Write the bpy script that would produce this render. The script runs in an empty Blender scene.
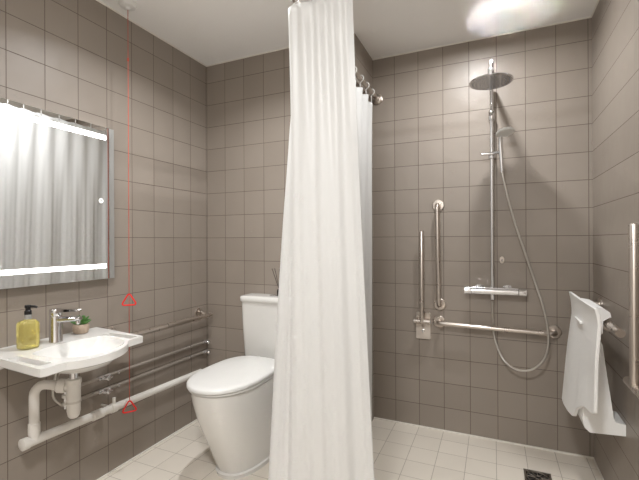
import bpy, bmesh, math, random
from mathutils import Vector, Matrix
random.seed(7)
C = bpy.context.scene.collection
PI = math.pi

# ------------------------------------------------------------------ room numbers (metres)
CAMH = 1.1994
XL, YT, YS, XJ, XR, HR = -1.8197, 2.1887, 2.5702, -0.739, 0.4973, 2.4141   # left wall, toilet wall, shower wall, jog, right wall, ceiling
YF = -0.75                                                                # wall behind the camera
T = 0.153                                                                 # tile pitch

# ------------------------------------------------------------------ materials
def new_mat(name):
    m = bpy.data.materials.new(name); m.use_nodes = True
    nt = m.node_tree; nt.nodes.clear()
    out = nt.nodes.new('ShaderNodeOutputMaterial')
    return m, nt, out

def srgb(r, g, b):
    f = lambda v: (v/255/12.92 if v/255 <= .04045 else ((v/255+.055)/1.055)**2.4)
    return (f(r), f(g), f(b), 1)

def principled(name, col, rough=.5, metal=0, noise=0, nscale=20, bump=0, bscale=60, coat=0, trans=0, ior=1.45, emis=None, estr=0, alpha=1, spec=.5):
    m, nt, out = new_mat(name)
    b = nt.nodes.new('ShaderNodeBsdfPrincipled')
    b.inputs['Base Color'].default_value = col
    b.inputs['Roughness'].default_value = rough
    b.inputs['Metallic'].default_value = metal
    b.inputs['Coat Weight'].default_value = coat
    b.inputs['Coat Roughness'].default_value = .05
    b.inputs['Transmission Weight'].default_value = trans
    b.inputs['IOR'].default_value = ior
    b.inputs['Alpha'].default_value = alpha
    b.inputs['Specular IOR Level'].default_value = spec
    if emis:
        b.inputs['Emission Color'].default_value = emis
        b.inputs['Emission Strength'].default_value = estr
    tc = nt.nodes.new('ShaderNodeTexCoord')
    n = nt.nodes.new('ShaderNodeTexNoise'); n.inputs['Scale'].default_value = nscale; n.inputs['Detail'].default_value = 3
    nt.links.new(tc.outputs['Object'], n.inputs['Vector'])
    if noise:
        mx = nt.nodes.new('ShaderNodeMix'); mx.data_type = 'RGBA'
        mx.inputs[6].default_value = tuple(c*(1-noise) for c in col[:3])+(1,)
        mx.inputs[7].default_value = tuple(min(1, c*(1+noise)) for c in col[:3])+(1,)
        nt.links.new(n.outputs['Fac'], mx.inputs[0])
        nt.links.new(mx.outputs[2], b.inputs['Base Color'])
    else:
        # slight wear in the gloss keeps the surface procedural
        mr = nt.nodes.new('ShaderNodeMapRange')
        mr.inputs['To Min'].default_value = max(0, rough*.85); mr.inputs['To Max'].default_value = min(1, rough*1.15+.005)
        nt.links.new(n.outputs['Fac'], mr.inputs['Value'])
        nt.links.new(mr.outputs['Result'], b.inputs['Roughness'])
    if bump:
        n2 = nt.nodes.new('ShaderNodeTexNoise'); n2.inputs['Scale'].default_value = bscale; n2.inputs['Detail'].default_value = 2
        nt.links.new(tc.outputs['Object'], n2.inputs['Vector'])
        bp = nt.nodes.new('ShaderNodeBump'); bp.inputs['Strength'].default_value = bump; bp.inputs['Distance'].default_value = .01
        nt.links.new(n2.outputs['Fac'], bp.inputs['Height'])
        nt.links.new(bp.outputs['Normal'], b.inputs['Normal'])
    nt.links.new(b.outputs['BSDF'], out.inputs['Surface'])
    return m

def tile_mat(name, ua, va, uo, vo, pitch, c1, c2, grout, mortar=.0032, rough=.3, wav=.0, spec=.5, wide=1):
    """square tiles in a plain grid; ua, va: 0/1/2 object axis along u and v; offsets in metres"""
    m, nt, out = new_mat(name)
    N = nt.nodes; L = nt.links
    tc = N.new('ShaderNodeTexCoord'); sp = N.new('ShaderNodeSeparateXYZ'); L.new(tc.outputs['Object'], sp.inputs[0])
    cb = N.new('ShaderNodeCombineXYZ')
    for k, (a, o) in enumerate(((ua, uo), (va, vo))):
        ad = N.new('ShaderNodeMath'); ad.operation = 'SUBTRACT'; ad.inputs[1].default_value = o-40*pitch*(wide if k == 0 else 1)
        L.new(sp.outputs[a], ad.inputs[0]); L.new(ad.outputs[0], cb.inputs[k])
    br = N.new('ShaderNodeTexBrick'); br.offset = 0; br.squash = 1; br.offset_frequency = 1; br.squash_frequency = 1
    br.inputs['Scale'].default_value = 1
    br.inputs['Brick Width'].default_value = pitch*wide; br.inputs['Row Height'].default_value = pitch
    br.inputs['Mortar Size'].default_value = mortar/2; br.inputs['Mortar Smooth'].default_value = .25
    br.inputs['Bias'].default_value = 0
    br.inputs['Color1'].default_value = c1; br.inputs['Color2'].default_value = c2; br.inputs['Mortar'].default_value = grout
    L.new(cb.outputs[0], br.inputs['Vector'])
    n = N.new('ShaderNodeTexNoise'); n.inputs['Scale'].default_value = 3.5; n.inputs['Detail'].default_value = 4
    L.new(tc.outputs['Object'], n.inputs['Vector'])
    mr = N.new('ShaderNodeMapRange'); mr.inputs['To Min'].default_value = .94; mr.inputs['To Max'].default_value = 1.06
    L.new(n.outputs['Fac'], mr.inputs['Value'])
    mx = N.new('ShaderNodeMix'); mx.data_type = 'RGBA'; mx.blend_type = 'MULTIPLY'; mx.inputs[0].default_value = 1
    L.new(br.outputs['Color'], mx.inputs[6]); L.new(mr.outputs['Result'], mx.inputs[7])
    b = N.new('ShaderNodeBsdfPrincipled')
    b.inputs['Specular IOR Level'].default_value = spec
    L.new(mx.outputs[2], b.inputs['Base Color'])
    rr = N.new('ShaderNodeMapRange'); rr.inputs['To Min'].default_value = rough; rr.inputs['To Max'].default_value = .85
    L.new(br.outputs['Fac'], rr.inputs['Value']); L.new(rr.outputs['Result'], b.inputs['Roughness'])
    # grout sits lower than the tile face; tile faces are gently wavy
    inv = N.new('ShaderNodeMath'); inv.operation = 'MULTIPLY'; inv.inputs[1].default_value = -1
    L.new(br.outputs['Fac'], inv.inputs[0])
    bp = N.new('ShaderNodeBump'); bp.inputs['Strength'].default_value = .5; bp.inputs['Distance'].default_value = .0015
    L.new(inv.outputs[0], bp.inputs['Height'])
    if wav:
        w = N.new('ShaderNodeTexNoise'); w.inputs['Scale'].default_value = 9; w.inputs['Detail'].default_value = 1
        L.new(tc.outputs['Object'], w.inputs['Vector'])
        b2 = N.new('ShaderNodeBump'); b2.inputs['Strength'].default_value = 1; b2.inputs['Distance'].default_value = wav
        L.new(w.outputs['Fac'], b2.inputs['Height']); L.new(bp.outputs['Normal'], b2.inputs['Normal'])
        L.new(b2.outputs['Normal'], b.inputs['Normal'])
    else:
        L.new(bp.outputs['Normal'], b.inputs['Normal'])
    L.new(b.outputs['BSDF'], out.inputs['Surface'])
    return m

TC1, TC2, GR = srgb(146, 136, 126), srgb(141, 131, 121), srgb(94, 82, 73)
ZROW = 0.1476
M = {}
M['tile_left'] = tile_mat('taupe_tile_left', 1, 2, YT-.0093, ZROW, T, TC1, TC2, GR, rough=.42, wav=.003)
M['tile_toilet'] = tile_mat('taupe_tile_toilet', 0, 2, -1.818, ZROW, T, TC1, TC2, GR, rough=.42, wav=.003)
M['tile_shower'] = tile_mat('taupe_tile_shower', 0, 2, -.5914, ZROW, T, TC1, TC2, GR, rough=.42, wav=.003)
M['tile_right'] = tile_mat('taupe_tile_right', 1, 2, YS+.004, ZROW, T, TC1, TC2, GR, wide=8, rough=.42, wav=.003)
M['floor'] = tile_mat('cream_floor_tile', 0, 1, -.591, YS-.115, .1503, srgb(222, 214, 202), srgb(215, 207, 195), srgb(164, 154, 142), mortar=.003, rough=.45)
M['ceiling'] = principled('ceiling_paint', srgb(234, 232, 229), .8, bump=.05, bscale=120)
M['paint'] = principled('wall_paint', srgb(225, 220, 214), .8, bump=.05, bscale=120)
M['caulk'] = principled('white_caulk', srgb(225, 220, 212), .6)
M['ceramic'] = principled('white_ceramic', srgb(218, 216, 212), .12, coat=.3)
M['basin'] = principled('white_basin', srgb(220, 219, 216), .18, coat=.2)
M['plastic'] = principled('white_plastic', srgb(216, 215, 212), .35)
M['pvc'] = principled('white_pvc', srgb(218, 214, 208), .35)
M['pvc_ring'] = principled('pvc_groove', srgb(196, 190, 183), .5)
M['chrome'] = principled('chrome', srgb(222, 222, 224), .07, 1)
M['steel'] = principled('brushed_steel', srgb(205, 196, 188), .28, 1)
M['satin'] = principled('satin_pipe', srgb(172, 164, 156), .35, .6)
M['plate'] = principled('satin_plate', srgb(206, 196, 186), .4, .25)
M['hosem'] = principled('steel_hose', srgb(200, 196, 190), .3, .9)
M['dark'] = principled('black_plastic', srgb(24, 22, 22), .35)
M['red'] = principled('red_plastic', srgb(222, 38, 34), .35)
M['redcord'] = principled('red_cord', srgb(190, 84, 66), .7)
M['mirror'] = principled('mirror_silver', (.86, .87, .87, 1), .0, 1)
M['frost'] = principled('frosted_edge', srgb(176, 176, 174), .35, .6)
M['led'] = principled('led_strip', (1, 1, 1, 1), .5, emis=(1, .97, .93, 1), estr=9)
M['icon'] = principled('lit_icon', (1, 1, 1, 1), .5, emis=(1, .98, .95, 1), estr=2.2)
M['lens'] = principled('lamp_lens', (1, 1, 1, 1), .5, emis=(1, .95, .88, 1), estr=12)
M['soap'] = principled('yellow_soap', srgb(236, 224, 140), .06, trans=.75, ior=1.33, coat=.3)
M['label'] = principled('faint_label_print', srgb(128, 112, 40), .5)
M['leaf'] = principled('succulent_leaf', srgb(72, 112, 52), .5, noise=.35, nscale=60)
M['pot'] = principled('stone_pot', srgb(176, 158, 140), .8, noise=.18, nscale=90, bump=.3, bscale=140)
M['soil'] = principled('dark_soil', srgb(58, 46, 38), .95, noise=.4, nscale=200)
M['reed'] = principled('dark_reed', srgb(52, 42, 38), .7)
M['glassdark'] = principled('smoked_glass', srgb(36, 28, 28), .1, coat=.5)
M['seat'] = principled('white_seat_plastic', srgb(234, 233, 231), .4)
M['nozzle'] = principled('grey_rubber', srgb(112, 112, 116), .6)
M['headface'] = principled('shower_head_face', srgb(186, 186, 188), .22, .9)
M['disc'] = principled('polished_steel_disc', srgb(214, 214, 216), .05, 1)
M['drain'] = principled('drain_steel', srgb(130, 122, 112), .4, .9)
M['drainhole'] = principled('drain_dark', srgb(30, 26, 24), .8)

def curtain_mat():
    m, nt, out = new_mat('white_curtain_fabric')
    N = nt.nodes; L = nt.links
    tc = N.new('ShaderNodeTexCoord')
    n = N.new('ShaderNodeTexNoise'); n.inputs['Scale'].default_value = 260; n.inputs['Detail'].default_value = 2
    L.new(tc.outputs['Object'], n.inputs['Vector'])
    bp = N.new('ShaderNodeBump'); bp.inputs['Strength'].default_value = .06; bp.inputs['Distance'].default_value = .002
    L.new(n.outputs['Fac'], bp.inputs['Height'])
    d = N.new('ShaderNodeBsdfDiffuse'); d.inputs['Color'].default_value = srgb(232, 232, 231)
    t = N.new('ShaderNodeBsdfTranslucent'); t.inputs['Color'].default_value = srgb(240, 238, 234)
    g = N.new('ShaderNodeBsdfGlossy'); g.inputs['Roughness'].default_value = .45; g.inputs['Color'].default_value = (.9, .9, .9, 1)
    for q in (d, t, g): L.new(bp.outputs['Normal'], q.inputs['Normal'])
    m1 = N.new('ShaderNodeMixShader'); m1.inputs[0].default_value = .32
    m2 = N.new('ShaderNodeMixShader'); m2.inputs[0].default_value = .04
    L.new(d.outputs[0], m1.inputs[1]); L.new(t.outputs[0], m1.inputs[2])
    L.new(m1.outputs[0], m2.inputs[1]); L.new(g.outputs[0], m2.inputs[2])
    L.new(m2.outputs[0], out.inputs['Surface'])
    return m
M['curtain'] = curtain_mat()

# ------------------------------------------------------------------ mesh helpers (world coordinates)
class MB:
    def __init__(s): s.v = []; s.f = []; s.sm = []; s.wn = False
    def add(s, vs, fs, smooth=True):
        o = len(s.v); s.v += [tuple(v) for v in vs]
        for f in fs: s.f.append(tuple(o+i for i in f)); s.sm.append(smooth)
        return s
    def bm(s, bm, smooth=True):
        bm.verts.index_update()
        s.add([v.co for v in bm.verts], [[v.index for v in f.verts] for f in bm.faces], smooth); bm.free(); return s
    def box(s, lo, hi, bevel=0, seg=2, smooth=None):
        bm = bmesh.new(); bmesh.ops.create_cube(bm, size=1)
        for v in bm.verts:
            v.co = Vector([(lo[k]+hi[k])/2+v.co[k]*(hi[k]-lo[k]) for k in range(3)])
        if bevel:
            bmesh.ops.bevel(bm, geom=list(bm.edges), offset=bevel, segments=seg, profile=.5, affect='EDGES')
        s.wn = s.wn or bool(bevel)
        return s.bm(bm, bool(bevel) if smooth is None else smooth)
    def tube(s, pts, r, n=16, fillet=0, caps=True, closed=False):
        pts = [Vector(p) for p in pts]
        if fillet: pts = fil(pts, fillet)
        m = len(pts); rs = r if isinstance(r, (list, tuple)) else [r]*m
        tang = []
        for i in range(m):
            if closed: t = pts[(i+1) % m]-pts[i-1]
            else: t = pts[min(i+1, m-1)]-pts[max(i-1, 0)]
            tang.append(t.normalized())
        ref = Vector((0, 0, 1)) if abs(tang[0].z) < .9 else Vector((1, 0, 0))
        nrm = (ref-tang[0]*ref.dot(tang[0])).normalized()
        vs = []
        for i in range(m):
            if i:
                nrm = (nrm-tang[i]*nrm.dot(tang[i])).normalized()
            bn = tang[i].cross(nrm)
            for k in range(n):
                a = 2*PI*k/n
                vs.append(pts[i]+(nrm*math.cos(a)+bn*math.sin(a))*rs[i])
        fs = []
        for i in range(m if closed else m-1):
            j = (i+1) % m
            for k in range(n):
                fs.append((i*n+k, i*n+(k+1) % n, j*n+(k+1) % n, j*n+k))
        s.add(vs, fs, True)
        if caps and not closed:
            for i, rev in ((0, True), (m-1, False)):
                ring = [vs[i*n+k] for k in range(n)]
                idx = list(range(n)); s.add(ring, [idx[::-1] if rev else idx], False)
        return s
    def lathe(s, prof, o, axis=(0, 0, 1), n=32, smooth=True):
        """prof: (radius, height) pairs along axis from o"""
        ax = Vector(axis).normalized()
        ref = Vector((1, 0, 0)) if abs(ax.x) < .9 else Vector((0, 1, 0))
        u = (ref-ax*ref.dot(ax)).normalized(); w = ax.cross(u); o = Vector(o)
        vs = []; fs = []
        for r, h in prof:
            for k in range(n):
                a = 2*PI*k/n; vs.append(o+ax*h+(u*math.cos(a)+w*math.sin(a))*max(r, 1e-5))
        for i in range(len(prof)-1):
            for k in range(n):
                fs.append((i*n+k, i*n+(k+1) % n, (i+1)*n+(k+1) % n, (i+1)*n+k))
        fs.append(tuple(range(n))[::-1]); b = (len(prof)-1)*n; fs.append(tuple(range(b, b+n)))
        return s.add(vs, fs, smooth)
    def loft(s, rings, cap0=True, cap1=True, closed=True, smooth=True):
        n = len(rings[0]); vs = [p for r in rings for p in r]; fs = []
        for i in range(len(rings)-1):
            for k in range(n if closed else n-1):
                fs.append((i*n+k, i*n+(k+1) % n, (i+1)*n+(k+1) % n, (i+1)*n+k))
        if cap0: fs.append(tuple(range(n))[::-1])
        if cap1: b = (len(rings)-1)*n; fs.append(tuple(range(b, b+n)))
        return s.add(vs, fs, smooth)
    def ball(s, c, r, sx=1, sy=1, sz=1, n=16):
        bm = bmesh.new(); bmesh.ops.create_uvsphere(bm, u_segments=n, v_segments=max(6, n//2), radius=r)
        for v in bm.verts: v.co = Vector((v.co.x*sx+c[0], v.co.y*sy+c[1], v.co.z*sz+c[2]))
        return s.bm(bm)
    def build(s, name, mat, parent=None, origin=None, sharp=35):
        base = Vector(parent['_o']) if parent is not None else Vector(origin or (0, 0, 0))
        me = bpy.data.meshes.new(name)
        me.from_pydata([tuple(Vector(v)-base) for v in s.v], [], s.f)
        me.polygons.foreach_set('use_smooth', s.sm)
        me.update()
        bm = bmesh.new(); bm.from_mesh(me)
        bmesh.ops.remove_doubles(bm, verts=list(bm.verts), dist=1e-6)
        bmesh.ops.recalc_face_normals(bm, faces=list(bm.faces))
        for e in bm.edges:
            if len(e.link_faces) == 2 and e.calc_face_angle(0) > math.radians(sharp): e.smooth = False
        bm.to_mesh(me); bm.free()
        me.materials.append(mat)
        o = bpy.data.objects.new(name, me); C.objects.link(o)
        if parent is not None: o.parent = parent
        else: o.location = base
        o['_o'] = list(base)
        if s.wn:
            md = o.modifiers.new('weighted normals', 'WEIGHTED_NORMAL'); md.keep_sharp = True
        return o

def fil(pts, r, n=6):
    out = [pts[0]]
    for i in range(1, len(pts)-1):
        a, b, c = pts[i-1], pts[i], pts[i+1]
        d1 = (a-b); d2 = (c-b); l1, l2 = d1.length, d2.length; d1.normalize(); d2.normalize()
        ang = d1.angle(d2)
        if ang > PI-.02: out.append(b); continue
        t = min(r/math.tan(ang/2), l1*.49, l2*.49); rr = t*math.tan(ang/2)
        p1, p2 = b+d1*t, b+d2*t
        cen = b+(d1+d2).normalized()*(rr/math.sin(ang/2))
        v1, v2 = p1-cen, p2-cen; full = v1.angle(v2)
        for k in range(n+1):
            f = k/n
            out.append(cen+(v1*math.sin((1-f)*full)+v2*math.sin(f*full))/math.sin(full))
    out.append(pts[-1]); return out

def smooth_curve(pts, sub=8):
    pts = [Vector(p) for p in pts]; out = []
    for i in range(len(pts)-1):
        p0 = pts[max(i-1, 0)]; p1 = pts[i]; p2 = pts[i+1]; p3 = pts[min(i+2, len(pts)-1)]
        for k in range(sub):
            t = k/sub
            out.append(.5*((2*p1)+(p2-p0)*t+(2*p0-5*p1+4*p2-p3)*t*t+(3*p1-p0-3*p2+p3)*t**3))
    out.append(pts[-1]); return out

def tag(o, label, cat, group=None):
    o['label'] = label; o['category'] = cat
    if group: o['group'] = group
    return o
def thing(name, loc, label, cat, group=None):
    o = bpy.data.objects.new(name, None); C.objects.link(o); o.location = loc; o.empty_display_size = .05
    o['_o'] = list(loc); return tag(o, label, cat, group)
def struct(name, mb, mat):
    o = mb.build(name, mat); o['kind'] = 'structure'; return o

# ------------------------------------------------------------------ the room
W = .12
struct('floor', MB().box((XL-W, YF-W, -.1), (XR+W, YS+W, 0)), M['floor'])
struct('ceiling', MB().box((XL-W, YF-W, HR), (XR+W, YS+W, HR+.1)), M['ceiling'])
struct('wall_left', MB().box((XL-W, YF-W, 0), (XL, YS+W, HR)), M['tile_left'])
struct('wall_back', MB().box((XL, YT, 0), (XJ, YS+W, HR)), M['tile_toilet'])
struct('wall_shower', MB().box((XJ, YS, 0), (XR, YS+W, HR)), M['tile_shower'])
struct('wall_right', MB().box((XR, YF-W, 0), (XR+W, YS+W, HR)), M['tile_right'])
struct('wall_front', MB().box((XL, YF-W, 0), (XR, YF, HR)), M['paint'])
# thin white sealant lines where the tiles meet ceiling and floor
k = .006
for i, (lo, hi) in enumerate([((XL, YF, HR-k), (XL+k, YT, HR)), ((XL, YT-k, HR-k), (XJ, YT, HR)),
                              ((XJ, YS-k, HR-k), (XR, YS, HR)), ((XR-k, YF, HR-k), (XR, YS, HR)),
                              ((XL, YF, 0), (XL+.008, YT, .008)), ((XL, YT-.008, 0), (XJ, YT, .008)),
                              ((XJ, YS-.008, 0), (XR, YS, .008)), ((XR-.006, YF, 0), (XR, YS, .006))]):
    struct('trim_%d' % (i+1), MB().box(lo, hi), M['caulk'])

# ------------------------------------------------------------------ lit mirror
mx0 = XL+.045
y0, y1, z0, z1 = .60, 1.418, 1.012, 1.768
mi = thing('illuminated_mirror', (XL, 1.0, z0), 'frameless rectangular wall mirror with two lit white strips, above the washbasin', 'mirror')
MB().box((XL, y0, z0), (mx0-.004, y1, z1), .002).build('housing', M['frost'], mi)
MB().box((mx0-.004, y0, z0), (mx0, y1-.026, z1)).build('mirror_glass', M['mirror'], mi)
MB().box((mx0-.004, y1-.026, z0), (mx0-.001, y1-.006, z1)).box((mx0-.004, y1-.006, z0), (mx0+.001, y1, z1)).build('bevelled_edge', M['frost'], mi)
for za, zb in ((1.705, 1.728), (1.066, 1.086)):
    MB().box((mx0-.001, y0+.04, za), (mx0+.0006, y1-.045, zb)).build('light_strip', M['led'], mi)
b = MB(); cy, cz = 1.345, 1.4
b.tube([(mx0+.0008, cy+.009*math.cos(a), cz+.009*math.sin(a)) for a in [PI/2+.6+(2*PI-1.2)*k/20 for k in range(21)]], .0014, 6)
b.tube([(mx0+.0008, cy, cz+.003), (mx0+.0008, cy, cz+.012)], .0014, 6)
ic = b.build('touch_symbol', M['icon'], mi)

# ------------------------------------------------------------------ washbasin
RZ = .77
bs = thing('washbasin', (XL, 1.085, .68), 'white ceramic wall-hung washbasin with slotted side wings, below the mirror', 'washbasin')
def basin_outline(off=0):
    """front outline of the rim from the left wall corner, round the front, to the right wall corner (x, y)"""
    P = [(XL+.001, .856+off)]
    P += [(-1.415-off, .829+off), (-1.396-off, .831+off), (-1.389-off, .842+off), (-1.392-off, .905), (-1.39-off, .916)]
    for k in range(0, 25):
        f = k/24; y = .919+.292*f
        P.append((-1.388-.048*f-off+.068*math.sin(PI*f)**.7, y))
    P += [(-1.441-off, 1.214), (-1.444-off, 1.226)]
    P += [(-1.447-off, 1.294-off), (-1.452-off, 1.305-off), (-1.472-off, 1.309-off)]
    P.append((XL+.001, 1.35-off))
    return P
def bowl_ring(sc, z, cx=-1.585, cy=1.082, n=64):
    out = []
    for k in range(n):
        a = 2*PI*k/n; c, s = math.cos(a), math.sin(a)
        # wider at the front than at the tap ledge
        rx = (.205-.018*math.sin(a)) if c > 0 else .075
        x = cx+rx*sc*math.copysign(abs(c)**.85, c); y = cy+.158*sc*math.copysign(abs(s)**.85, s)
        out.append((x, y, z))
    return out
bm = bmesh.new()
outl = basin_outline()
# top surface with the bowl opening and two slots, made as a filled 2-D region
def loop(pts):
    vs = [bm.verts.new(p) for p in pts]
    return vs, [bm.edges.new((vs[i], vs[(i+1) % len(vs)])) for i in range(len(vs))]
ov, oe = loop([(x, y, RZ) for x, y in outl])
bv, be = loop(bowl_ring(1, RZ))
def slot_pts(x0, x1, ya, yb, z, r=.006):
    P = []
    for cx, cy, a0 in ((x1-r, yb-r, 0), (x0+r, yb-r, PI/2), (x0+r, ya+r, PI), (x1-r, ya+r, 1.5*PI)):
        for k in range(5): a = a0+PI/2*k/4; P.append((cx+r*math.cos(a), cy+r*math.sin(a), z))
    return P
SL = [(-1.63, -1.432, .852, .892), (-1.65, -1.466, 1.250, 1.290)]
slots = []
for q in SL:
    slots.append(loop(slot_pts(*q, RZ)))
edges = oe+be+[e for s in slots for e in s[1]]
bmesh.ops.triangle_fill(bm, use_beauty=True, use_dissolve=False, edges=edges)
# remove filled holes
def inside(p, q): return q[0] < p.x < q[1] and q[2] < p.y < q[3]
kill = []
for f in bm.faces:
    c = f.calc_center_median()
    if any(all(v in set(s[0]) for v in f.verts) for s in slots) or all(v in set(bv) for v in f.verts): kill.append(f)
bmesh.ops.delete(bm, geom=kill, context='FACES_ONLY')
tb = MB().bm(bm, False)
rings = [bowl_ring(sc, z) for sc, z in ((1, RZ), (.975, RZ-.006), (.95, RZ-.015), (.88, RZ-.036), (.76, RZ-.056), (.55, RZ-.070), (.3, RZ-.077), (.1, RZ-.08))]
tb.loft(rings, False, True)
o2 = basin_outline(.012)
tb.loft([[(x, y, RZ) for x, y in outl], [(x, y, RZ-.028) for x, y in outl], [(x-.006 if x > -1.7 else x, y, RZ-.036) for x, y in o2]], False, False)
for q in SL:
    tb.loft([slot_pts(*q, RZ), slot_pts(*q, RZ-.03)], False, False)
# underside: flat web, then the bowl belly
def belly(sc, z): 
    return [(max(x, XL+.001), y, z) for x, y, _ in bowl_ring(sc, z)]
bm = bmesh.new()
_, e1 = loop([(x-.006 if x > -1.7 else x, y, RZ-.036) for x, y in o2]); bmr, e2 = loop(bowl_ring(.96, RZ-.036))
sl2 = [loop(slot_pts(*q, RZ-.03))for q in SL]
for s in sl2:
    for v in s[0]: v.co.z = RZ-.036
bmesh.ops.triangle_fill(bm, use_beauty=True, use_dissolve=False, edges=e1+e2+[e for s in sl2 for e in s[1]])
kill = [f for f in bm.faces if any(all(v in set(s[0]) for v in f.verts) for s in sl2) or all(v in set(bmr) for v in f.verts)]
bmesh.ops.delete(bm, geom=kill, context='FACES_ONLY')
tb.bm(bm, False)
tb.loft([bowl_ring(sc, z) for sc, z in ((.96, RZ-.036), (.90, RZ-.05), (.74, RZ-.074), (.5, RZ-.09), (.3, RZ-.096), (.12, RZ-.098))], False, True)
# the low upstand of the tap ledge along the wall
tb.box((XL, .93, RZ-.06), (XL+.03, 1.24, RZ-.001), .004)
tb.build('basin_bowl', M['basin'], bs, sharp=50)
# bracket fins under each wing, against the wall
for ya, yb in ((.872, .884), (1.315, 1.327)):
    b = MB()
    prof = [(XL, RZ-.034), (XL+.16, RZ-.034), (XL+.10, RZ-.06), (XL+.03, RZ-.085), (XL, RZ-.09)]
    b.loft([[(x, ya, z) for x, z in prof], [(x, yb, z) for x, z in prof]], smooth=False)
    b.build('support_bracket', M['basin'], bs)
MB().lathe([(.022, 0), (.022, .003), (.012, .004)], (-1.585, 1.082, RZ-.08), n=24).build('drain_ring', M['chrome'], bs)

# ------------------------------------------------------------------ basin tap
tp = thing('basin_tap', (-1.715, 1.085, RZ), 'chrome single-lever mixer tap standing on the washbasin ledge', 'tap')
MB().lathe([(.026, 0), (.026, .005), (.0245, .008), (.0235, .108), (.0225, .112), (.012, .113)], (-1.715, 1.085, RZ)).build('tap_body', M['chrome'], tp)
b = MB(); dsp = Vector((.115, .024, 0)).normalized(); wsp = Vector((-dsp.y, dsp.x, 0)); o_ = Vector((-1.715, 1.085, RZ+.094)); rr = []
for f, hw, h in ((.0, .016, .014), (.04, .0155, .0125), (.10, .014, .010), (.122, .013, .009), (.126, .010, .006)):
    c = o_+dsp*f+Vector((0, 0, .01*f/.12)); rr.append([c+wsp*hw*math.cos(2*PI*k/20)*1.0+Vector((0, 0, h*math.sin(2*PI*k/20))) for k in range(20)])
b.loft(rr); tip = o_+dsp*.112
b.lathe([(.008, -.014), (.009, -.004), (.009, .0)], tip, n=18)
b.build('spout', M['chrome'], tp)
lv = MB(); lv.lathe([(.0225, .113), (.0245, .116), (.0245, .136), (.022, .141), (.01, .1425)], (-1.715, 1.085, RZ))
base = Vector((-1.715, 1.085, RZ+.134)); rr = []
for f, hw, h in ((-.005, .016, .006), (.03, .0155, .006), (.08, .0135, .0045), (.118, .012, .0035), (.122, .008, .002)):
    c = base+dsp*f+Vector((0, 0, .004*f/.1))
    rr.append([c-wsp*hw-Vector((0, 0, h)), c+wsp*hw-Vector((0, 0, h)), c+wsp*hw*.8+Vector((0, 0, h)), c-wsp*hw*.8+Vector((0, 0, h))])
lv.loft(rr, smooth=False); lv.build('lever', M['chrome'], tp)

# ------------------------------------------------------------------ soap dispenser
sx, sy = -1.715, .975
sp = thing('soap_dispenser', (sx, sy, RZ), 'clear bottle of yellow liquid soap with a black pump, on the washbasin beside the tap', 'soap dispenser')
def sq_ring(hw, z, n=40, p=3.2, hy=None):
    hy = hy or hw
    return [(sx+hw*math.copysign(abs(math.cos(2*PI*k/n))**(2/p), math.cos(2*PI*k/n)), sy+hy*math.copysign(abs(math.sin(2*PI*k/n))**(2/p), math.sin(2*PI*k/n)), z) for k in range(n)]
MB().loft([sq_ring(h, RZ+z, p=q) for h, z, q in ((.026, .0, 3.5), (.032, .003, 3.5), (.0335, .01, 3.5), (.0335, .094, 3.5), (.032, .104, 3.2), (.026, .111, 2.8), (.016, .115, 2.2), (.0125, .118, 2), (.0125, .124, 2))]).build('bottle', M['soap'], sp)
MB().lathe([(.0135, .118), (.0135, .135), (.011, .137)], (sx, sy, RZ)).build('collar', M['frost'], sp)
b = MB(); b.lathe([(.0125, .136), (.0125, .15), (.009, .154), (.009, .162), (.0115, .163), (.0115, .172), (.009, .174)], (sx, sy, RZ))
b.tube([(sx, sy, RZ+.1675), (sx+.018, sy+.014, RZ+.1675), (sx+.026, sy+.02, RZ+.163)], .0048, 10, .004)
b.build('pump', M['dark'], sp)
b = MB()
nrm = sx+.0338
for z, a, c in ((.066, -.012, .012), (.058, -.007, .008), (.047, -.016, .015), (.041, -.016, .01), (.035, -.014, .016)):
    b.box((nrm-.0004, sy+a, RZ+z), (nrm+.0003, sy+c, RZ+z+.0016))
b.build('label', M['label'], sp)

# ------------------------------------------------------------------ small succulent
px, py = -1.765, 1.232
su = thing('potted_succulent', (px, py, RZ), 'small green succulent in a rough stone pot on the washbasin, right of the tap', 'plant')
MB().lathe([(.024, 0), (.030, .004), (.034, .018), (.034, .034), (.031, .043), (.0265, .0435), (.0265, .036), (.004, .036)], (px, py, RZ), n=28).build('pot', M['pot'], su)
MB().lathe([(.0265, .036), (.0265, .0395), (.01, .041)], (px, py, RZ), n=20).build('soil', M['soil'], su)
b = MB()
for layer, (nl, tilt, ln) in enumerate(((9, 1.15, .048), (8, .75, .05), (6, .35, .046))):
    for q in range(nl):
        a = 2*PI*q/nl+layer*.4; dr = Vector((math.cos(a)*math.sin(tilt), math.sin(a)*math.sin(tilt), math.cos(tilt)))
        o = Vector((px, py, RZ+.04))
        b.tube([o+dr*ln*f for f in (0, .3, .6, .85, 1)], [.005, .0078, .0072, .004, .0004], 7)
b.build('leaves', M['leaf'], su)

# ------------------------------------------------------------------ waste: bottle trap, riser and long white pipe
wp = thing('waste_pipe', (-1.74, 1.0, .35), 'white plastic waste pipe and bottle trap running along the left wall under the washbasin', 'waste pipe')
tx, ty = -1.60, 1.084
MB().tube([(tx, ty, RZ-.0975), (tx, ty, .62)], .016, 20).build('tailpipe', M['chrome'], wp)
b = MB(); b.lathe([(.019, .630), (.029, .627), (.029, .610), (.0262, .606), (.0262, .545), (.0272, .543), (.0272, .532), (.025, .53), (.025, .495), (.021, .475), (.014, .467), (.004, .465)][::-1], (tx, ty, 0))
b.build('trap_cup', M['pvc'], wp)
MB().lathe([(.0274, .530), (.0279, .532), (.0279, .537), (.0274, .539)], (tx, ty, 0), n=28).build('trap_ring', M['pvc_ring'], wp)
rx, ry = -1.735, 1.008
arm = [(tx, ty, .60-.035), (tx-.045, ty-.022, .566), (rx+.04, ry+.02, .603), (rx, ry, .606)]
zarm = .594
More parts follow.
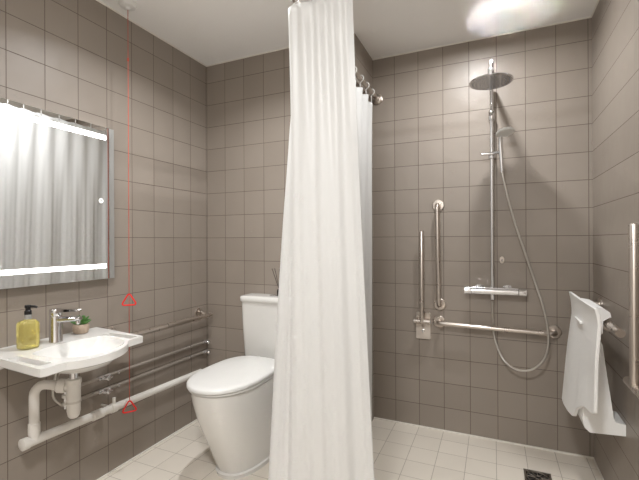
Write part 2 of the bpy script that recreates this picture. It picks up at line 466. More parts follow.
MB().tube([(tx, ty, zarm), (rx, ry, zarm+.02), (rx, ry, .40)], .0185, 20, .045).build('riser', M['pvc'], wp)
dv = Vector((rx-tx, ry-ty, .02)).normalized(); st = Vector((tx, ty, zarm))+dv*.028
MB().tube([st, st+dv*.008, st+dv*.03, st+dv*.036], [.024, .0285, .0285, .024], 20).build('trap_nut', M['pvc'], wp)
MB().lathe([(.0192, 0), (.0215, .003), (.0215, .045), (.0192, .048)], (rx, ry, .405)).build('riser_socket', M['pvc'], wp)
ymain0, ymain1 = .965, 2.02
zm = lambda y: .381-(y-.98)*.028
MB().tube([(rx, ymain0, zm(ymain0)), (rx, ymain1, zm(ymain1))], .0185, 24).build('main_pipe', M['pvc'], wp)
MB().tube([(rx, ry, .382), (rx, ry, .41)], .0202, 20).tube([(rx, ry-.036, zm(ry)), (rx, ry+.036, zm(ry))], .0202, 20).build('tee_joint', M['pvc'], wp)
MB().lathe([(.0205, 0), (.024, .002), (.024, .024), (.0205, .026)], (rx, ymain0-.006, zm(ymain0)), axis=(0, 1, 0)).build('end_cap', M['pvc'], wp)
MB().lathe([(.0195, 0), (.022, .003), (.022, .055), (.0195, .058)], (rx, 1.262, zm(1.29)), axis=(0, 1, -.028)).build('coupling', M['pvc'], wp)
b = MB(); b.lathe([(.0203, 0), (.0235, .002), (.0235, .028), (.0203, .03)], (rx, 1.362, zm(1.375)), axis=(0, 1, -.028)); b.tube([(rx+.004, 1.378, zm(1.378)+.02), (rx+.004, 1.378, zm(1.378)+.05)], .008, 12)
b.tube([(rx, 1.378, zm(1.378)), (XL, 1.378, zm(1.378))], .006, 10)
b.build('pipe_clip', M['pvc'], wp)

# ------------------------------------------------------------------ supply pipes along the wall, with valves
def supply(name, z, label, zr):
    s = thing(name, (XL, 1.7, z), label, 'water pipe', 'thin water pipes on the left wall')
    b = MB(); xp = XL+.028
    b.tube([(xp, 1.16, z+.004), (xp, 2.105, z)], .0075, 14)
    b.build('pipe', M['satin'], s)
    for yy in (1.45, 1.98):
        q = MB(); q.tube([(XL, yy, z+.002), (xp, yy, z+.002)], .004, 10); q.tube([(xp, yy-.005, z+.002), (xp, yy+.005, z+.002)], .0105, 14); q.build('pipe_clip', M['chrome'], s)
    q = MB()
    q.tube([(xp, 2.1, z), (xp, 2.15, z)], .0125, 14); q.tube([(xp, 2.125, z), (xp+.03, 2.125, z)], .009, 12)
    q.ball((xp+.032, 2.125, z), .0135, n=14)
    q.build('end_valve', M['chrome'], s)
    q = MB()
    q.tube([(xp, 1.335, z+.003), (xp, 1.40, z+.003)], .0125, 14); q.tube([(xp, 1.367, z+.003), (xp+.034, 1.367, z+.003)], .009, 12)
    q.tube([(xp+.03, 1.345, z+.003), (xp+.034, 1.345, z+.003), (xp+.034, 1.39, z+.003)], .005, 10)
    q.lathe([(.012, 0), (.012, .008), (.008, .010)], (xp+.032, 1.367, z+.003), axis=(1, 0, 0), n=16)
    q.build('isolating_valve', M['chrome'], s)
    return s
supply('water_pipe', .515, 'thin metal water pipe on the left wall, the upper of two under the steel rail', .6)
supply('water_pipe', .448, 'thin metal water pipe on the left wall, the lower of two, above the waste pipe', .6)
# flexible tails from the tap to the isolating valves, hanging beneath the basin
for yy, zz, lab in ((1.12, .515, 'braided tap hose beneath the washbasin, ending at the upper thin pipe'), (1.10, .448, 'braided tap hose beneath the washbasin, ending at the lower thin pipe')):
    t = MB().tube(smooth_curve([(-1.715, yy-.02, RZ-.037), (-1.74, yy, .64), (-1.785, yy+.015, zz+.07), (XL+.029, yy+.06, zz+.006)]), .0055, 10).build('tap_hose', M['hosem'], origin=(-1.715, yy, RZ-.037))
    tag(t, lab, 'hose', 'tap hoses under the basin')

# bead-like chain of small white fittings hanging left of the trap
ch = thing('isolating_valve', (XL, 1.165, .49), 'small white and chrome stop valve on the wall, just left of the bottle trap', 'valve')
b = MB(); b.tube([(XL, 1.165, .515), (XL+.04, 1.165, .515)], .007, 12); b.tube([(XL+.04, 1.165, .535), (XL+.04, 1.165, .44)], .0065, 12)
b.build('valve_body', M['chrome'], ch)
b = MB()
for zz in (.53, .498, .462): b.lathe([(.008, 0), (.0125, .003), (.0125, .015), (.008, .018)], (XL+.04, 1.165, zz-.009), n=14)
b.tube([(XL+.04, 1.165, .465), (XL+.068, 1.165, .465)], .006, 10)
b.build('valve_nut', M['pvc'], ch)

# ------------------------------------------------------------------ grab rail on the left wall
def flange_rail(name, loc, p0, p1, wall, label, r=.016, fl=.036, over=0, mat='steel', group=None):
    """rail p0-p1, with a bent post and round flange to the wall at each end; wall = outward normal of the wall pointing into the room"""
    t = thing(name, loc, label, 'grab bar', group)
    p0, p1 = Vector(p0), Vector(p1); nrm = Vector(wall); return t, p0, p1, nrm

gr = thing('grab_rail', (XL, 1.7, .70), 'horizontal steel grab rail low on the left wall between washbasin and toilet', 'grab bar')
xr_ = XL+.075
MB().tube([(xr_, 1.40, .702), (xr_, 2.10, .702), (xr_, 2.135, .702)], [.0145, .0145, .0145], 20).build('rail', M['steel'], gr)
for yy in (1.43, 2.09):
    MB().tube([(xr_, yy, .702), (XL+.03, yy, .724), (XL+.004, yy, .724)], .0085, 14, .015).build('post', M['steel'], gr)
    MB().lathe([(.0, 0), (.027, 0), (.027, .005), (.022, .008), (.009, .009)], (XL, yy, .724), axis=(1, 0, 0), n=24).build('flange', M['steel'], gr)

# ------------------------------------------------------------------ emergency pull cord
pc = thing('emergency_pull_cord', (-1.70, 1.443, HR), 'red emergency pull cord with two triangular handles hanging from the ceiling beside the mirror', 'pull cord')
MB().lathe([(.043, 0), (.043, .010), (.036, .022), (.014, .027), (.007, .036)], (-1.70, 1.443, HR), axis=(0, 0, -1), n=28).build('ceiling_rose', M['plastic'], pc)
MB().tube([(-1.70, 1.443, HR-.03), (-1.70, 1.443, .38)], .0016, 8).build('cord', M['redcord'], pc)
MB().lathe([(.0015, 0), (.0045, .003), (.0045, .016), (.0015, .019)], (-1.70, 1.443, 2.115), n=12).build('connector', M['redcord'], pc)
def tri(z, rz):
    q = []
    for a, l in ((90, .042), (210, .042), (330, .042)):
        q.append((math.cos(math.radians(a))*l*1.0, math.sin(math.radians(a))*l))
    pts = []
    for x, zz in q: pts.append(Vector((-1.70+x*math.sin(rz), 1.443+x*math.cos(rz), z+zz-.042)))
    full = [pts[0]*.5+pts[2]*.5, pts[0], pts[1], pts[2], pts[0]*.5+pts[2]*.5]
    return MB().tube(full, .0038, 10, .008)
tri(.936, .8).build('pull_handle', M['red'], pc)
tri(.392, .6).build('pull_handle', M['red'], pc)

# ------------------------------------------------------------------ toilet
tcx = -1.245
to = thing('toilet', (tcx, 1.85, 0), 'white close-coupled toilet with closed lid, left of the shower curtain', 'toilet')
def pan_ring(hw, yf, yb, z, n=2.35, seg=64, frac=.62, nb=5):
    yc = yf+(yb-yf)*frac*.8; P = []
    for k in range(seg):
        a = 2*PI*k/seg; c, s = math.cos(a), math.sin(a)
        e = n if s < 0 else nb
        x = hw*math.copysign(abs(c)**(2/e), c)
        y = (yb-yc if s > 0 else yc-yf)*math.copysign(abs(s)**(2/e), s)
        P.append((tcx+x, yc+y, z))
    return P
b = MB()
b.loft([pan_ring(.128, 1.618, YT-.03, 0, nb=9), pan_ring(.130, 1.615, YT-.03, .012, nb=9), pan_ring(.131, 1.612, YT-.03, .02, nb=9), pan_ring(.131, 1.61, YT-.03, .022, nb=9), pan_ring(.122, 1.625, YT-.03, .026, nb=9),
        pan_ring(.130, 1.598, YT-.03, .08, nb=9), pan_ring(.150, 1.545, YT-.03, .2, nb=9), pan_ring(.168, 1.49, YT-.03, .32, nb=9), pan_ring(.177, 1.458, YT-.03, .42, nb=9), pan_ring(.178, 1.450, YT-.03, .462, nb=9), pan_ring(.178, 1.449, YT-.03, .472, nb=9), pan_ring(.172, 1.456, YT-.035, .476, nb=9)])
b.build('toilet_bowl', M['ceramic'], to, sharp=50)
MB().loft([pan_ring(.176, 1.446, 1.985, .4775, 2.2, nb=3.2), pan_ring(.181, 1.440, 1.99, .480, 2.2, nb=3.2), pan_ring(.181, 1.440, 1.99, .489, 2.2, nb=3.2), pan_ring(.177, 1.446, 1.985, .4915, 2.2, nb=3.2)]).build('seat', M['plastic'], to, sharp=60)
MB().loft([pan_ring(.181, 1.436, 1.985, .4925, 2.2, nb=3.2), pan_ring(.185, 1.430, 1.99, .495, 2.2, nb=3.2), pan_ring(.185, 1.430, 1.99, .507, 2.2, nb=3.2), pan_ring(.181, 1.436, 1.985, .513, 2.2, nb=3.2), pan_ring(.165, 1.46, 1.965, .5165, 2.2, nb=3.2), pan_ring(.10, 1.56, 1.89, .520, 2.2, nb=3.2), pan_ring(.03, 1.70, 1.78, .521, 2.2, nb=3.2)]).build('lid', M['plastic'], to, sharp=60)
for xx in (-.085, .085):
    MB().tube([(tcx+xx-.025, 2.0, .492), (tcx+xx+.025, 2.0, .492)], .0105, 14).build('hinge', M['chrome'], to)
b = MB()
cw = .198
def cis(hw, yf, yb, z, r=.03):
    P = []
    for cx, cy, a0 in ((tcx+hw-.004, yb-.004, 0), (tcx-hw+.004, yb-.004, PI/2), (tcx-hw+r, yf+r, PI), (tcx+hw-r, yf+r, 1.5*PI)):
        rad = .004 if cy > (yf+yb)/2 else r
        for k in range(7): a = a0+PI/2*k/6; P.append((cx+rad*math.cos(a), cy+rad*math.sin(a), z))
    return P
b.loft([cis(cw-.02, 2.055, YT-.012, .470), cis(cw-.014, 2.047, YT-.012, .49), cis(cw-.006, 2.036, YT-.012, .70), cis(cw-.002, 2.034, YT-.012, .822)]).build('cistern', M['ceramic'], to, sharp=50)
MB().loft([cis(cw+.001, 2.028, YT-.008, .823), cis(cw+.004, 2.025, YT-.006, .828), cis(cw+.004, 2.025, YT-.006, .85), cis(cw, 2.03, YT-.009, .856), cis(cw-.05, 2.06, YT-.04, .8575)]).build('cistern_lid', M['ceramic'], to, sharp=50)
MB().lathe([(.024, 0), (.024, .004), (.021, .006)], (tcx-.0, 2.11, .8565), n=28).build('flush_button', M['chrome'], to)
MB().lathe([(.0, 0), (.009, 0), (.009, .004), (.005, .006)], (tcx+.122, 1.86, .055), axis=(1, 0, .1), n=16).build('fixing_cap', M['plastic'], to)

# reed diffuser on the cistern
dx, dy = tcx+.044, 2.115
rd = thing('reed_diffuser', (dx, dy, .8575), 'small dark reed diffuser bottle with black sticks on the toilet cistern', 'diffuser')
MB().lathe([(.017, 0), (.019, .003), (.019, .034), (.015, .042), (.0085, .046), (.0085, .054), (.0095, .055), (.0095, .058), (.005, .058)], (dx, dy, .8578), n=24).build('bottle', M['glassdark'], rd)
for a, l in ((2.75, .30), (3.5, .34), (1.5, .22), (.2, .3), (5.0, .26)):
    MB().tube([(dx-.004*math.cos(a), dy-.004*math.sin(a), .87), (dx+l*.155*math.cos(a), dy+l*.155*math.sin(a)*.6, .87+.155)], .0019, 6).build('reed', M['reed'], rd)

# ------------------------------------------------------------------ curtain rail, rings and curtain
RX, RY, RZ2 = -.705, 1.32, 2.14
cr = thing('curtain_rail', (RX, YS, RZ2), 'L-shaped steel curtain rail high on the shower wall, carrying the white curtain', 'curtain rail')
MB().tube([(RX, YS-.004, RZ2), (RX, RY, RZ2), (XR-.004, RY, RZ2)], .0125, 18, .06).build('rail', M['steel'], cr)
MB().lathe([(.0, 0), (.034, 0), (.034, .008), (.028, .014), (.019, .016), (.0165, .03), (.0125, .032)], (RX, YS, RZ2), axis=(0, -1, 0), n=28).build('wall_flange', M['steel'], cr)
MB().lathe([(.0, 0), (.034, 0), (.034, .008), (.028, .014), (.019, .016), (.0165, .03), (.0125, .032)], (XR, RY, RZ2), axis=(-1, 0, 0), n=28).build('wall_flange', M['steel'], cr)

ZT, ZB = 2.084, .06
topc = [(-.702, 2.425), (-.702, 2.2), (-.703, 1.9), (-.706, 1.6), (-.708, 1.42), (-.704, 1.345), (-.682, 1.305), (-.60, 1.312), (-.53, 1.32), (-.455, 1.33)]
botc = [(-.716, 2.425), (-.722, 2.2), (-.735, 1.9), (-.75, 1.6), (-.812, 1.44), (-.812, 1.34), (-.755, 1.285), (-.60, 1.305), (-.48, 1.315), (-.368, 1.33)]
NU = 420
def resample(pts, n):
    c = smooth_curve([(x, y, 0) for x, y in pts], 24); L = [0]
    for i in range(1, len(c)): L.append(L[-1]+(c[i]-c[i-1]).length)
    out = []; j = 0
    for k in range(n):
        s = L[-1]*k/(n-1)
        while j < len(L)-2 and L[j+1] < s: j += 1
        f = (s-L[j])/max(1e-9, L[j+1]-L[j]); out.append(c[j].lerp(c[j+1], min(1, f)))
    return out
A, B = resample(topc, NU), resample(botc, NU)
NR = 70
ph = [0]
rnd = random.Random(4)
HOOK_U = [0, .085, .17, .26, .35, .44, .53, .61, .68, .74, .79, .84, .885, .925, .965, 1]   # hooks along the curtain, closer together at the front
HK = len(HOOK_U)-1
def phase(u):
    for i in range(HK):
        if u <= HOOK_U[i+1] or i == HK-1: return i+(u-HOOK_U[i])/(HOOK_U[i+1]-HOOK_U[i])
def fold(u, v):
    """sideways displacement of the cloth at u (0..1 along) and v (0 top .. 1 bottom)"""
    top = (.010 if u < .6 else .009)*math.cos(2*PI*phase(u))
    low = .008*math.cos(2*PI*9.3*u+.6+.8*math.sin(5*u))+.008*math.sin(2*PI*5.3*u+1.1)+.0022*math.sin(2*PI*23*u+2*v)+.0012*math.sin(2*PI*41*u+1.5*v)
    w = min(1, v*2.2); w = w*w*(3-2*w)
    return top*(1-w)*(1-.35*w)+low*w*(.75+.45*v)
vs = []
for r in range(NR+1):
    v = r/NR
    for k in range(NU):
        u = k/(NU-1)
        p = A[k].lerp(B[k], v**(.62 if u < .7 else .62+.55*(u-.7)/.3))
        i0, i1 = max(0, k-3), min(NU-1, k+3)
        t = (A[i1].lerp(B[i1], v)-A[i0].lerp(B[i0], v)).normalized(); nn = Vector((t.y, -t.x, 0))
        e = min(1, (1-u)/.02, u/.02+.2)
        p = p-nn*fold(u, v)*e
        # the heading dips a little between hooks
        dip = .012*(.5-.5*math.cos(2*PI*phase(u)))*max(0, 1-v*9)+(.022*(1-u/.085)**2*(1-v) if u < .085 else 0)
        z = ZT+(ZB-ZT)*v-dip
        vs.append((p.x, p.y, z))
fs = [(r*NU+k, r*NU+k+1, (r+1)*NU+k+1, (r+1)*NU+k) for r in range(NR) for k in range(NU-1)]
cu = thing('shower_curtain', (-.7, 1.7, 0), 'long white fabric shower curtain hanging in folds across the middle of the room', 'shower curtain')
cl = MB().add(vs, fs).build('curtain_fabric', M['curtain'], cu, sharp=180)
sol = cl.modifiers.new('thickness', 'SOLIDIFY'); sol.thickness = .0012; sol.offset = 0
# stitched hem strip along the free vertical edge
hem = []
for r in range(NR+1):
    base = Vector(vs[r*NU+NU-1]); inner = Vector(vs[r*NU+NU-9]); d = (inner-base).normalized()
    n = Vector((-d.y, d.x, 0)).normalized()
    hem.append([base+n*.0022, base+d*.016+n*.0022, base+d*.016-n*.0022, base-n*.0022])
MB().loft(hem).build('side_hem', M['curtain'], cu)
# hooks
def ring_mesh():
    b = MB(); pts = []
    for q in range(19):
        a = math.radians(-60+300*q/18); pts.append((0.019*math.cos(a), 0, .019*math.sin(a)))
    b.tube(pts, .0032, 8)
    x, _, z = pts[-1]
    b.tube([(x, 0, z), (.002, 0, -.026), (.0, 0, -.066)], .0026, 8, .006)
    return b
proto = ring_mesh().build('curtain_ring', M['plastic'])
names = {0: 'white curtain hook nearest the shower wall, end of the row', 1: 'white curtain hook second from the shower wall', 2: 'white curtain hook third from the shower wall'}
hooks = []
railpts = fil([Vector((RX, YS, RZ2)), Vector((RX, RY, RZ2)), Vector((XR, RY, RZ2))], .06, 12)
for h in range(HK+1):
    u = HOOK_U[h]; k = round(u*(NU-1)); p = A[k]
    # nearest point of the rail
    best = None
    for i in range(len(railpts)-1):
        a, b_ = railpts[i], railpts[i+1]; ab = b_-a; f = max(0, min(1, (Vector((p.x, p.y, RZ2))-a).dot(ab)/ab.length_squared)); q = a+ab*f
        dd = (q-Vector((p.x, p.y, RZ2))).length
        if best is None or dd < best[0]: best = (dd, q, ab.normalized())
    hooks.append((best[1], best[2]))
for h, (q, d) in enumerate(hooks):
    o = proto if h == 0 else proto.copy()
    if h: C.objects.link(o)
    o.location = (q.x, q.y, RZ2); o.rotation_euler = (0, 0, math.atan2(d.y, d.x)+PI/2+PI)
    lab = names.get(h) or ('white curtain hook at the front corner of the rail, above the nearest curtain folds' if h > 7 else 'white curtain hook along the middle of the rail, seen in the mirror')
    tag(o, lab, 'curtain hook', 'white curtain hooks on the rail')

# ------------------------------------------------------------------ shower set
cx = -.006; cyc = YS-.062
sh = thing('shower_set', (cx, YS, .9), 'chrome shower column with round overhead rose and thermostatic bar on the shower wall', 'shower')
HC = (-.008, 2.215, 2.008)
MB().tube([(cx, cyc, .90), (cx, cyc, 2.128), (cx, HC[1], 2.128), (cx, HC[1], 2.075)], .0105, 18, .045).build('riser_pipe', M['chrome'], sh)
for z in (1.895,):
    MB().lathe([(.016, 0), (.018, .003), (.018, .05), (.016, .053)], (cx, cyc, z)).build('pipe_collar', M['chrome'], sh)
MB().tube([(cx, cyc, 1.92), (cx, YS, 1.92)], .009, 14).lathe([(.0, 0), (.02, 0), (.02, .006), (.009, .009)], (cx, YS, 1.92), axis=(0, -1, 0), n=20).build('wall_bracket', M['chrome'], sh)
hd = MB().lathe([(.012, .075), (.0145, .07), (.0145, .03), (.02, .026), (.022, .0085), (.03, .0082), (.099, .0081), (.1035, .008), (.106, .005), (.106, .001), (.104, 0)], HC, n=56).build('shower_head', M['disc'], sh)
MB().lathe([(.1, -.0012), (.1, .0005)], HC, n=48).build('spray_face', M['headface'], hd)
b = MB()
for rr_, nn_ in ((.0, 1), (.018, 6), (.036, 12), (.054, 18), (.072, 24), (.088, 28)):
    for q in range(nn_):
        a = 2*PI*q/nn_; b.lathe([(.0028, 0), (.0022, -.0028)], (HC[0]+rr_*math.cos(a), HC[1]+rr_*math.sin(a), HC[2]-.001), n=6)
nz = b.build('nozzles', M['nozzle'], hd); nz['kind'] = 'stuff'
# thermostatic bar
bz = .897; by = cyc
MB().tube([(-.118, by, bz), (.128, by, bz)], .0215, 28).build('mixer_body', M['chrome'], sh)
for s_, x0, x1 in ((-1, -.162, -.12), (1, .13, .172)):
    b = MB(); b.lathe([(.0205, 0), (.0235, .002), (.0235, .038), (.021, .042)], (x0, by, bz), axis=(1, 0, 0), n=28)
    b.box((x0+.012, by-.028, bz-.004), (x0+.028, by-.02, bz+.004), .002)
    b.build('mixer_knob', M['chrome'], sh)
for xx in (-.075, .075):
    MB().lathe([(.0, 0), (.031, 0), (.031, .006), (.024, .012), (.014, .014), (.014, .05)], (xx, YS, bz+.003), axis=(0, -1, 0), n=28).build('wall_union', M['chrome'], sh)
MB().box((-.12, by-.03, bz+.0205), (.13, by+.03, bz+.0235), .001).build('mixer_shelf', M['chrome'], sh)
MB().lathe([(.0135, 0), (.0135, .03), (.010, .034)], (cx, by, bz-.048), n=20).build('hose_union', M['chrome'], sh)
# slider bracket on the column
SZ = 1.688
b = MB(); b.lathe([(.016, 0), (.0185, .002), (.0185, .034), (.016, .036)], (cx, cyc, SZ-.018), n=24)
b.box((cx-.058, cyc-.034, SZ+.0), (cx+.062, cyc-.016, SZ+.016), .006)
b.tube([(cx+.01, cyc-.03, SZ+.008), (cx+.045, cyc-.055, SZ+.008)], .010, 14)
b.build('slider_bracket', M['chrome'], sh)
# hand shower rests in the slider
hx, hy = cx+.045, cyc-.062
hs = thing('hand_shower', (hx, hy, SZ), 'small chrome hand shower resting in the slider bracket on the shower column', 'hand shower')
MB().tube([(hx+.008, hy+.008, SZ-.11), (hx+.004, hy+.004, SZ-.03), (hx, hy, SZ+.04), (hx, hy-.008, SZ+.085), (hx+.006, hy-.03, SZ+.108)], [.009, .0115, .0125, .012, .0125], 18).build('handle', M['chrome'], hs)
hdn = Vector((.16, -.24, -1)).normalized()
MB().lathe([(.004, -.018), (.025, -.015), (.043, -.005), (.047, 0), (.047, .007), (.043, .010), (.004, .0102)], (hx+.022, hy-.045, SZ+.105), axis=hdn, n=36).build('spray_head', M['plastic'], hs)
hose = smooth_curve([(cx, by, bz-.06), (cx, by+.012, bz-.10), (cx+.002, by+.040, .72), (cx+.010, by+.040, .62), (.045, by+.01, .51), (.11, by-.025, .466), (.185, by-.042, .475), (.245, by-.048, .535), (.27, by-.048, .62), (.268, by-.046, .72), (.245, by-.04, .84), (.205, by-.025, .98), (.16, by-.03, 1.13), (.115, by-.035, 1.28), (.08, by-.045, 1.42), (.056, by-.053, 1.53), (hx+.008, hy+.008, SZ-.11)], 8)
MB().tube(hose, .0062, 12).build('shower_hose', M['hosem'], sh)

# ------------------------------------------------------------------ straight grab bars on the shower wall
def wall_bar(name, p0, p1, label, group=None, off=.062, r=.0138):
    """round bar standing off the shower wall, both ends turned back into round flanges"""
    p0, p1 = Vector(p0), Vector(p1)
    t = thing(name, (p0.x, YS, min(p0.z, p1.z)), label, 'grab bar', group)
    bk = Vector((0, off-.006, 0)); f0 = p0+Vector((0, off, 0)); f1 = p1+Vector((0, off, 0))
    MB().tube([f0-Vector((0, .006, 0)), p0, p1, f1-Vector((0, .006, 0))], r, 20, .024).build('bar', M['steel'], t)
    for f in (f0, f1):
        MB().lathe([(.0, 0), (.037, 0), (.037, .006), (.033, .010), (.017, .0105)], (f.x, YS, f.z), axis=(0, -1, 0), n=32).build('flange', M['steel'], t)
    return t
yb_ = YS-.062
wall_bar('grab_bar', (-.316, yb_, 1.415), (-.308, yb_, .792), 'upright steel grab bar with two round flanges, left of the shower column')
wall_bar('grab_bar', (-.313, yb_, .685), (.312, yb_, .675), 'long horizontal steel grab bar low on the shower wall, behind the shower hose')

# ------------------------------------------------------------------ folded-up support rails
def fold_rail(name, loc, u, nrm, ztop, zh, label, r=.0135, plate=.05):
    """hinged rail folded upright: plate on the wall, cross tube on the hinge, tube standing up; u = direction along the wall"""
    u = Vector(u); nrm = Vector(nrm); base = Vector(loc)
    t = thing(name, loc, label, 'support rail')
    c = base+Vector((0, 0, zh-base.z))
    # wall plate below the hinge
    def slab(name_, z0_, z1_, hw_, th, mat):
        b = MB(); pts = []
        for a_, z_ in ((-hw_, z0_), (hw_, z0_), (hw_, z1_), (-hw_, z1_)):
            pts.append(base+u*a_+Vector((0, 0, z_-base.z)))
        bm2 = bmesh.new()
        f = bm2.faces.new([bm2.verts.new(p) for p in pts])
        ex = bmesh.ops.extrude_face_region(bm2, geom=[f])
        for v in ex['geom']:
            if isinstance(v, bmesh.types.BMVert): v.co += nrm*th
        bmesh.ops.bevel(bm2, geom=list(bm2.edges), offset=.003, segments=2, affect='EDGES')
        b.bm(bm2); return b.build(name_, mat, t)
    pl = slab('wall_plate', zh-.118, zh-.022, min(plate, .05)*.88, .02, M['plate'])
    slab('upper_plate', zh-.018, zh+.05, min(plate, .05)*.86, .02, M['steel'])
    MB().lathe([(.0, 0), (.010, 0), (.010, .005), (.006, .007)], c+nrm*.02+Vector((0, 0, -.068)), axis=nrm, n=20).build('screw_cap', M['chrome'], pl)
    MB().tube([c+nrm*.062-u*plate, c+nrm*.062+u*plate], r*1.05, 20).build('hinge_tube', M['steel'], t)
    MB().tube([c+nrm*.062+u*(plate-.002), c+nrm*.062+u*(plate+.001)], r*1.02, 18).build('tube_cap', M['frost'], t)
    b = MB(); a_ = c+nrm*.066; e_ = a_+Vector((0, 0, ztop-zh))
    b.tube([a_, e_-Vector((0, 0, .006)), e_-Vector((0, 0, .002)), e_], [r, r, r*.85, r*.5], 20)
    b.build('rail', M['steel'], t)
    b = MB(); b.tube([c+nrm*.062, c+nrm*.01], .012, 14); b.tube([c+nrm*.05+Vector((0, 0, -.004)), c+nrm*.018+Vector((0, 0, -.04))], .009, 12)
    b.build('hinge_arm', M['steel'], t)
    return t
fold_rail('support_rail', (-.410, YS, .684), (1, 0, 0), (0, -1, 0), 1.255, .688, 'hinged steel support rail folded upright on the shower wall, left of the upright grab bar')
fold_rail('support_rail', (XR, 1.636, .684), (0, 1, 0), (-1, 0, 0), 1.252, .695, 'hinged steel support rail folded upright on the right wall, in front of the white seat', plate=.09)

# small hook on the shower wall
wh = thing('wall_hook', (.046, YS, 1.078), 'small oval white hook on the shower wall beside the column', 'hook')
b = MB(); b.loft([[(.046+.013*s*math.cos(2*PI*k/20), YS-d, 1.078+.022*s*math.sin(2*PI*k/20)) for k in range(20)] for d, s in ((0, 1), (.005, 1), (.008, .8))]); b.build('plate', M['steel'], wh)
MB().tube([(.046, YS-.006, 1.074), (.046, YS-.02, 1.072), (.046, YS-.024, 1.082)], .004, 10, .005).build('peg', M['chrome'], wh)

# ------------------------------------------------------------------ rail and hanging seat on the right wall
RRX = XR-.074; RRZ = .853
rr = thing('grab_bar', (XR, 2.1, RRZ), 'horizontal steel rail on the right wall carrying the white shower seat', 'grab bar')
MB().tube([(XR-.006, 2.40, RRZ+.014), (RRX, 2.40, RRZ+.014), (RRX, 1.78, RRZ), (RRX, 1.765, RRZ), (RRX, 1.76, RRZ)], .0158, 20, .03).build('bar', M['steel'], rr)
MB().lathe([(.0, 0), (.036, 0), (.036, .006), (.032, .010), (.017, .0105)], (XR, 2.40, RRZ+.014), axis=(-1, 0, 0), n=30).build('flange', M['steel'], rr)
MB().tube([(XR, 2.06, RRZ-.05), (RRX+.02, 2.06, RRZ-.045), (RRX, 2.06, RRZ)], .009, 16, .02).build('post', M['steel'], rr)

st = thing('shower_chair', (.35, 2.03, .40), 'white plastic folding shower seat hung upright on the right wall rail', 'shower seat')
# seat panel: a tall shell with a flared top edge and a cut-out between two lobes at its lower end
topP = [(0, 2.303, .938), (.3, 2.141, .937), (.55, 2.009, .937), (.8, 1.874, .938), (1, 1.758, .940)]
botP = [(0, 2.335, .385), (.06, 2.30, .372), (.18, 2.21, .374), (.31, 2.125, .386), (.38, 2.09, .40), (.42, 2.06, .44), (.50, 2.005, .472), (.58, 1.96, .494), (.66, 1.925, .508), (.75, 1.89, .512), (.86, 1.845, .516), (.95, 1.818, .522), (1, 1.80, .534)]
def along(P, a):
    for i in range(len(P)-1):
        if a <= P[i+1][0] or i == len(P)-2:
            f = (a-P[i][0])/(P[i+1][0]-P[i][0]); return [P[i][k]+(P[i+1][k]-P[i][k])*f for k in (1, 2)]
def seat_x(a, f):
    xb = .318+.034*a
    x = xb+(.352-xb)*min(1, f/.8)
    return x-.016*max(0, (f-.82)/.18)**1.7+.010*max(0, (f-.5)/.5)+.010*math.sin(PI*a)*math.sin(PI*min(1, f/.85))
na, nf = 40, 40
gf, gb = [], []
for i in range(nf+1):
    f = i/nf
    for k in range(na+1):
        a = k/na; t_, b_ = along(topP, a), along(botP, a)
        y = b_[0]+(t_[0]-b_[0])*f; z = b_[1]+(t_[1]-b_[1])*f; x = seat_x(a, f)
        gf.append((x-.003, y, z)); gb.append((x+.010, y, z))
w_ = na+1; off = len(gf); fs = []
for i in range(nf):
    for k in range(na):
        q = (i*w_+k, i*w_+k+1, (i+1)*w_+k+1, (i+1)*w_+k); fs.append(q); fs.append(tuple(off+v for v in q[::-1]))
rim = [k for k in range(w_)]+[i*w_+na for i in range(1, nf+1)]+[nf*w_+k for k in range(na-1, -1, -1)]+[i*w_ for i in range(nf-1, 0, -1)]
for i in range(len(rim)):
    p, q = rim[i], rim[(i+1) % len(rim)]; fs.append((p, off+p, off+q, q))
o = MB().add(gf+gb, fs).build('seat_panel', M['seat'], st, sharp=60)
bv = o.modifiers.new('soft edge', 'BEVEL'); bv.width = .003; bv.segments = 2; bv.limit_method = 'ANGLE'; bv.angle_limit = math.radians(60)
MB().box((.343, 2.03, .828), (.353, 2.16, .840), .004).build('grip_ridge', M['seat'], st)
b = MB()                                                      # clamp block hooked over the rail
prof = [(.362, .916), (.372, .926), (RRX-.02, .921), (RRX+.002, .905), (RRX+.006, RRZ+.033), (RRX, RRZ+.032), (RRX-.0215, RRZ+.016), (RRX-.0225, RRZ-.035), (.372, RRZ-.04), (.362, RRZ-.03)]
b.loft([[(x, 1.905, z) for x, z in prof], [(x, 2.16, z) for x, z in prof]], smooth=False); b.build('rail_hook', M['seat'], st)
b = MB()                                                      # L-shaped leg down to a foot against the wall
prof = [(.364, .84), (.392, .84), (.398, .80), (.417, .755), (.436, .60), (.455, .455), (.460, .437), (XR-.001, .432), (XR-.001, .386), (.372, .378), (.352, .395), (.345, .43)]
b.loft([[(x, 1.99, z) for x, z in prof], [(x, 2.13, z) for x, z in prof]], smooth=False)
b.build('wall_leg', M['seat'], st)

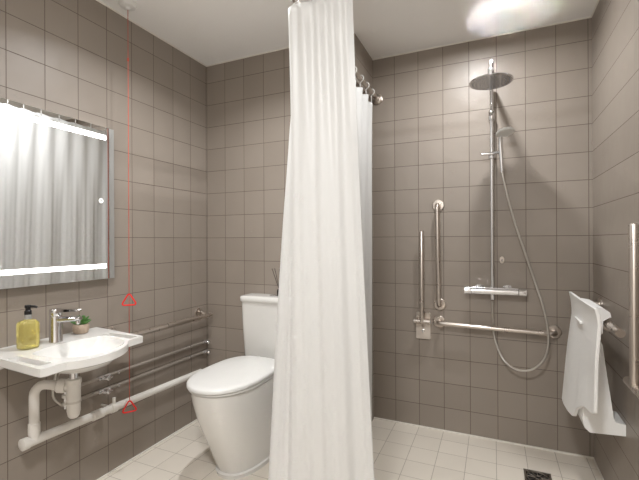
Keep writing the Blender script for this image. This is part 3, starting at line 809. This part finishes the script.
# ------------------------------------------------------------------ floor drain
fd = thing('floor_drain', (.19, 2.245, 0), 'square dark steel drain grate in the cream shower floor', 'drain')
fx0, fx1, fy0, fy1 = .138, .262, 2.185, 2.309
MB().box((fx0+.006, fy0+.006, 0), (fx1-.006, fy1-.006, .0018)).build('drain_well', M['drainhole'], fd)
b = MB()
for lo, hi in (((fx0, fy0), (fx1, fy0+.01)), ((fx0, fy1-.01), (fx1, fy1)), ((fx0, fy0), (fx0+.01, fy1)), ((fx1-.01, fy0), (fx1, fy1))):
    b.box((lo[0], lo[1], 0), (hi[0], hi[1], .004), .0008)
b.build('frame', M['drain'], fd)
b = MB(); c0 = Vector(((fx0+fx1)/2, (fy0+fy1)/2, .003))
for k in range(12):
    a = 2*PI*k/12; d_ = Vector((math.cos(a), math.sin(a), 0))
    b.tube([c0+d_*.015, c0+d_*.05], .0022, 6)
for r_ in (.015, .05): b.tube([c0+Vector((r_*math.cos(2*PI*k/32), r_*math.sin(2*PI*k/32), 0)) for k in range(32)], .0026, 6, closed=True)
for s1 in (-1, 1):
    for s2 in (-1, 1): b.tube([c0+Vector((.036*s1, .036*s2, 0)), c0+Vector((.054*s1, .054*s2, 0))], .004, 6)
b.build('grate', M['drain'], fd)

# ------------------------------------------------------------------ ceiling downlights (just above the picture), plus an added fill lamp
def downlight(x, y, power, label, size=.05, col=(.985, .995, 1), spread=180):
    t = thing('downlight', (x, y, HR), label, 'ceiling light', 'recessed ceiling downlights')
    b = MB(); b.lathe([(.030, 0), (.045, 0), (.045, .003), (.040, .006), (.033, .006), (.032, .001)], (x, y, HR), axis=(0, 0, -1), n=36); b.build('bezel', M['plastic'], t)
    MB().lathe([(.0315, .001), (.0315, .002)], (x, y, HR), axis=(0, 0, -1), n=32).build('lens', M['lens'], t)
    l = bpy.data.lights.new('lamp', 'AREA'); l.shape = 'DISK'; l.size = size; l.energy = power; l.color = col; l.spread = math.radians(spread)
    lo = bpy.data.objects.new('lamp', l); C.objects.link(lo); lo.parent = t; lo.location = (0, 0, -.008)
    return t
downlight(-.10, 2.06, 12.5, 'round white downlight in the ceiling above the shower rose', spread=170)
downlight(-1.10, 1.45, 12, 'round white downlight in the ceiling between washbasin and curtain', spread=140)
downlight(-.25, -.10, 42, 'unseen round fill lamp added in the ceiling behind the camera', size=.28, spread=180)  # unseen wide lamp, added to light walls and curtain evenly from the front

# ------------------------------------------------------------------ world, camera, view
w = bpy.data.worlds.new('World'); bpy.context.scene.world = w; w.use_nodes = True
w.node_tree.nodes['Background'].inputs['Color'].default_value = (1, .97, .93, 1)
w.node_tree.nodes['Background'].inputs['Strength'].default_value = .0

cam = bpy.data.cameras.new('camera'); co = bpy.data.objects.new('camera', cam); C.objects.link(co)
cam.sensor_width = 36; cam.lens = 393.61/639*36; cam.clip_start = .01
yaw, pitch, roll = .4159, .0005, -.0045
co.location = (0, 0, CAMH)
fw = Vector((-math.sin(yaw)*math.cos(pitch), math.cos(yaw)*math.cos(pitch), math.sin(pitch)))
r0 = Vector((math.cos(yaw), math.sin(yaw), 0)); u0 = r0.cross(fw)
r1 = r0*math.cos(roll)+u0*math.sin(roll); u1 = u0*math.cos(roll)-r0*math.sin(roll)
co.rotation_euler = Matrix((r1, u1, -fw)).transposed().to_euler()
bpy.context.scene.camera = co
for o in bpy.data.objects:
    if '_o' in o: del o['_o']
sc = bpy.context.scene
sc.view_settings.view_transform = 'Standard'; sc.view_settings.look = 'None'
sc.view_settings.gamma = 1; sc.view_settings.use_curve_mapping = False
sc.view_settings.exposure = 0.02
sc.cycles.blur_glossy = 0.0; sc.cycles.caustics_reflective = True
sc.cycles.sample_clamp_indirect = 0
